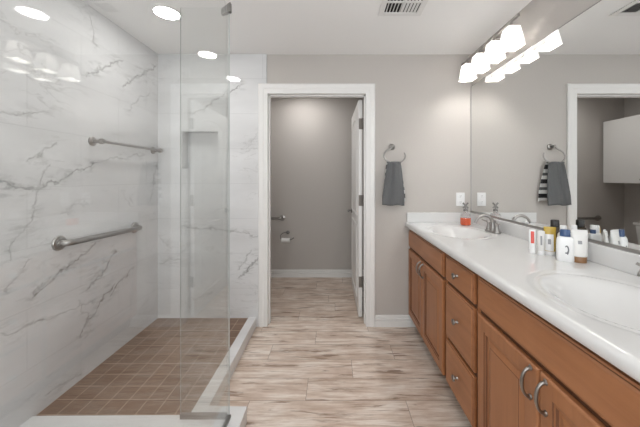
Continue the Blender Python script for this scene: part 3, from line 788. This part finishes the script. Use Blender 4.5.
def tube_bottle(name, label, x, y, w, dpt, h, body, cap, cap_h, ang=0.0, extra=None, grp='toiletries on the counter', body_lbl=None, crimp=True):
    """squeeze tube standing on its cap, flattening towards a crimped top"""
    t = thing(name, label, 'toiletry', (x, y, CT), grp)
    R = Matrix.Translation((x, y, CT)) @ Matrix.Rotation(ang, 4, 'Z')
    m = MB(cap); m.lathe([(0, 0), (w * .88, 0), (w * .92, .003), (w * .92, cap_h - .002), (w * .86, cap_h), (0, cap_h)], n=24, sy=dpt / w, M=R); m.build('cap', t, 40)
    m = MB(body); n = 28; rings = []
    for k in range(11):
        s = k / 10; z = cap_h + (h - cap_h) * s
        dd = dpt * (1 - s ** 1.6) + .0025 * s if crimp else dpt
        ww = w * (1 + .06 * s)
        e = 2.0 if crimp else 3.0
        rings.append([m.bm.verts.new(R @ Vector((ww * math.copysign(abs(math.cos(2 * PI * i / n)) ** (2 / e), math.cos(2 * PI * i / n)), dd * math.copysign(abs(math.sin(2 * PI * i / n)) ** (2 / e), math.sin(2 * PI * i / n)), z))) for i in range(n)])
    for a, b in zip(rings, rings[1:]):
        for i in range(n): m.bm.faces.new((a[i], a[(i + 1) % n], b[(i + 1) % n], b[i]))
    m.bm.faces.new(rings[0][::-1]); m.bm.faces.new(rings[-1])
    m.build('tube_body', t, 40)
    for (nm, mat, u0, u1, z0, z1) in (extra or []):
        # printed panel wrapped on the face that looks to the camera
        m = MB(mat); N = 8; g = []
        for j in range(7):
            z = z0 + (z1 - z0) * j / 6; s = max(0, (z - cap_h) / (h - cap_h)); dd = (dpt * (1 - s ** 1.6) + .0025 * s) if crimp else dpt; ww = w * (1 + .06 * s)
            row = []
            for i in range(N + 1):
                u = u0 + (u1 - u0) * i / N
                yy = -(dd * max(0, 1 - abs(u) ** (2 if crimp else 3)) ** (1 / (2 if crimp else 3)) + .0006)
                row.append(m.bm.verts.new(R @ Vector((u * ww, yy, z))))
            g.append(row)
        for a, b in zip(g, g[1:]):
            for i in range(N): m.bm.faces.new((a[i], a[i + 1], b[i + 1], b[i]))
        m.build(nm, t, 60)
    return t
A = math.radians(-28)
tube_bottle('toothpaste_tube', 'white toiletry tube with a red stripe, leftmost in the toiletries cluster', 1.024, 1.463, .014, .014, .120, M_WPLAS, M_WPLAS, .018, A, [('red_panel', M_RED, -.55, .45, .052, .112)])
tube_bottle('lotion_tube', 'slim milky tube with grey print standing between red-striped and yellow-topped tubes', 1.046, 1.432, .015, .014, .118, M_MILKY, M_WPLAS, .020, A, [('printed_label', M_TEXT, -.3, .2, .05, .095)])
tube_bottle('sunscreen_tube', 'white toiletry tube with a mustard yellow top', 1.088, 1.430, .024, .017, .140, M_YEL, M_WPLAS, .020, A, [('white_panel', M_WPLAS, -.85, .55, .022, .104), ('printed_label', M_TEXT, -.4, .1, .055, .080)])
t = thing('shampoo_bottle', 'dark brown bottle standing behind the yellow-topped tube', 'toiletry', (1.143, 1.468, CT), 'toiletries on the counter')
m = MB(M_DBROWN)
R = Matrix.Translation((1.143, 1.468, CT))
m.lathe([(0, 0), (.026, 0), (.029, .004), (.029, .120), (.025, .130), (.012, .135), (0, .135)], n=28, sy=.72, M=R); m.build('bottle_body', t, 40)
MB(M_BLACK).lathe([(0, .133), (.020, .133), (.020, .166), (.017, .170), (0, .170)], n=24, sy=.8, M=R).build('cap', t, 40)
def flip_bottle(label, x, y, w, dpt, h, cap, ang, mark, cap_h=.045, name='lotion_bottle'):
    t = thing(name, label, 'toiletry', (x, y, CT), 'toiletries on the counter')
    R = Matrix.Translation((x, y, CT)) @ Matrix.Rotation(ang, 4, 'Z')
    m = MB(M_WPLAS); n = 32; rings = []
    for (s, z) in ((.90, 0), (1, .004), (1, h * .55), (.99, h * .8), (.93, h * .92), (.74, h * .985), (.62, h)):
        rings.append([m.bm.verts.new(R @ Vector((w * s * math.copysign(abs(math.cos(2 * PI * i / n)) ** .62, math.cos(2 * PI * i / n)), dpt * s * math.copysign(abs(math.sin(2 * PI * i / n)) ** .62, math.sin(2 * PI * i / n)), z))) for i in range(n)])
    for a, b in zip(rings, rings[1:]):
        for i in range(n): m.bm.faces.new((a[i], a[(i + 1) % n], b[(i + 1) % n], b[i]))
    m.bm.faces.new(rings[0][::-1]); m.bm.faces.new(rings[-1]); m.build('bottle_body', t, 40)
    MB(cap).lathe([(0, h), (w * .60, h), (w * .62, h + .004), (w * .58, h + cap_h - .004), (w * .5, h + cap_h), (0, h + cap_h)], n=24, sy=dpt / w * 1.1, M=R).build('cap', t, 40)
    if mark:
        m = MB(M_GREYP)
        pts = [(.006, .020), (.010, .030), (.0115, .045), (.009, .058), (.003, .064), (-.003, .060), (-.004, .054), (.002, .057), (.0055, .050), (.006, .040), (.003, .032), (-.004, .030), (-.004, .026), (.001, .026)]
        f = [m.bm.verts.new(R @ Vector((px, -dpt - .0006, pz + .012))) for px, pz in pts]
        bk = [m.bm.verts.new(R @ Vector((px, -dpt - .0001, pz + .012))) for px, pz in pts]
        m.bm.faces.new(f); m.bm.faces.new(bk[::-1])
        for i in range(len(f)): m.bm.faces.new((f[i], f[(i + 1) % len(f)], bk[(i + 1) % len(f)], bk[i]))
        m.build('printed_mark', t)
    return t
flip_bottle('white bottle with a curved grey mark and navy cap', 1.079, 1.325, .033, .019, .114, M_BLUE, A, True, .032)
flip_bottle('plain white bottle with a white cap, behind the curved-mark bottle', 1.128, 1.395, .024, .018, .118, M_WPLAS, A, False, .035)
tb = flip_bottle('white bottle with a navy neck band, against the backsplash behind the brown-capped tube', 1.163, 1.375, .020, .015, .118, M_BLUE, 0.0, False, .020)
MB(M_WPLAS).lathe([(0, .138), (.0125, .138), (.011, .158), (0, .159)], n=20, M=Matrix.Translation((1.163, 1.375, CT))).build('cap_top', tb, 40)
tube_bottle('cream_tube', 'milky translucent tube standing on a brown cap, rightmost of the toiletries', 1.128, 1.305, .030, .022, .148, M_MILKY, M_BROWN, .028, math.radians(-20), [('printed_label', M_TEXT, -.35, .15, .085, .100)])

# ------------------------------------------------------------------ toilet room
t = thing('toilet_paper_holder', 'small metal paper holder on the toilet room back wall', 'toilet paper holder', (-.590, YT, .588))
hx, hz = -.590, .588
MB(M_DNICKEL).lathe([(0, 0), (.022, 0), (.022, .005), (.010, .010), (.009, .034), (.013, .040), (.013, .050), (0, .054)], (hx, YT, hz), (0, -1, 0), 20).build('post', t, 40)
m = MB(M_DNICKEL)
m.tube(smoothpath([(hx, YT - .045, hz), (hx - .04, YT - .052, hz + .004), (hx - .080, YT - .056, hz - .020), (hx - .088, YT - .056, hz - .055), (hx - .070, YT - .056, hz - .083), (hx - .04, YT - .056, hz - .088), (hx + .03, YT - .056, hz - .088), (hx + .060, YT - .056, hz - .080), (hx + .078, YT - .056, hz - .066)], 5), .0055, 10)
m.lathe([(0, -.009), (.008, -.005), (.009, 0), (.008, .005), (0, .009)], (hx + .078, YT - .056, hz - .066), (1, 0, .5), 12); m.build('hook', t, 60)
m = MB(M_PAPER)
m.lathe([(.012, -.052), (.029, -.052), (.029, .052), (.012, .052), (.012, -.052)], (hx - .022, YT - .056, hz - .094), (1, 0, 0), 28)
tag(m.build('toilet_roll', None, 40), 'small white toilet paper roll hanging on the metal hook', 'toilet paper')
t = thing('wall_cabinet', 'white wall cabinet over the toilet, seen in the mirror', 'cabinet', (XTL, 3.30, 1.235))
MB(M_WHITE).box(XTL + .001, -1.12, 2.70, 3.712, 1.235, 2.028).build('cabinet_box', t)
for (a, b) in ((2.703, 3.204), (3.208, 3.709)):
    m = MB(M_WHITE); m.box(-1.119, -1.10, a, b, 1.237, 2.026, .002); d = m.build('door', t)
    MB(M_NICKEL).lathe([(0, 0), (.006, 0), (.006, .012), (.012, .018), (.012, .024), (0, .026)], (-1.10, (b - .03 if a < 3 else a + .03), 1.28), (1, 0, 0), 16).build('knob', d, 40)
t = thing('toilet', 'white porcelain toilet below the white wall cabinet', 'toilet', (-1.1, 3.2, 0))
m = MB(M_CERAMIC); m.hexa([(XTL + .012, 3.00, .38), (-1.215, 3.02, .38), (-1.215, 3.38, .38), (XTL + .012, 3.40, .38)], [(XTL + .012, 2.975, .735), (-1.20, 2.985, .735), (-1.20, 3.415, .735), (XTL + .012, 3.425, .735)], bev=.012); m.build('tank', t, 40)
MB(M_CERAMIC).box(XTL + .006, -1.19, 2.965, 3.435, .735, .768, .010).build('tank_lid', t, 40)
m = MB(M_CERAMIC); R = Matrix.Translation((-.965, 3.2, 0))
m.lathe([(0, 0), (.20, 0), (.20, .02), (.155, .08), (.15, .18), (.20, .30), (.245, .375), (.25, .392), (.20, .392), (.17, .33), (.10, .25), (0, .22)], n=36, sy=.75, M=R)
m.box(-1.30, -1.12, 3.10, 3.30, .0, .38, .02); m.build('bowl', t, 50)
m = MB(M_WPLAS); m.lathe([(.15, .394), (.25, .394), (.255, .402), (.25, .410), (.15, .410), (.15, .394)], n=36, sy=.75, M=R); m.build('seat', t, 50)
MB(M_WPLAS).lathe([(0, .412), (.25, .412), (.25, .424), (.22, .432), (0, .434)], n=36, sy=.75, M=R).build('seat_lid', t, 50)
m = MB(M_CHROME); m.cyl((-1.212, 3.05, .68), (-1.185, 3.05, .68), .010, 14); m.tube([(-1.188, 3.045, .68), (-1.186, 3.10, .672), (-1.186, 3.125, .670)], .006, 10); m.build('flush_lever', t, 50)
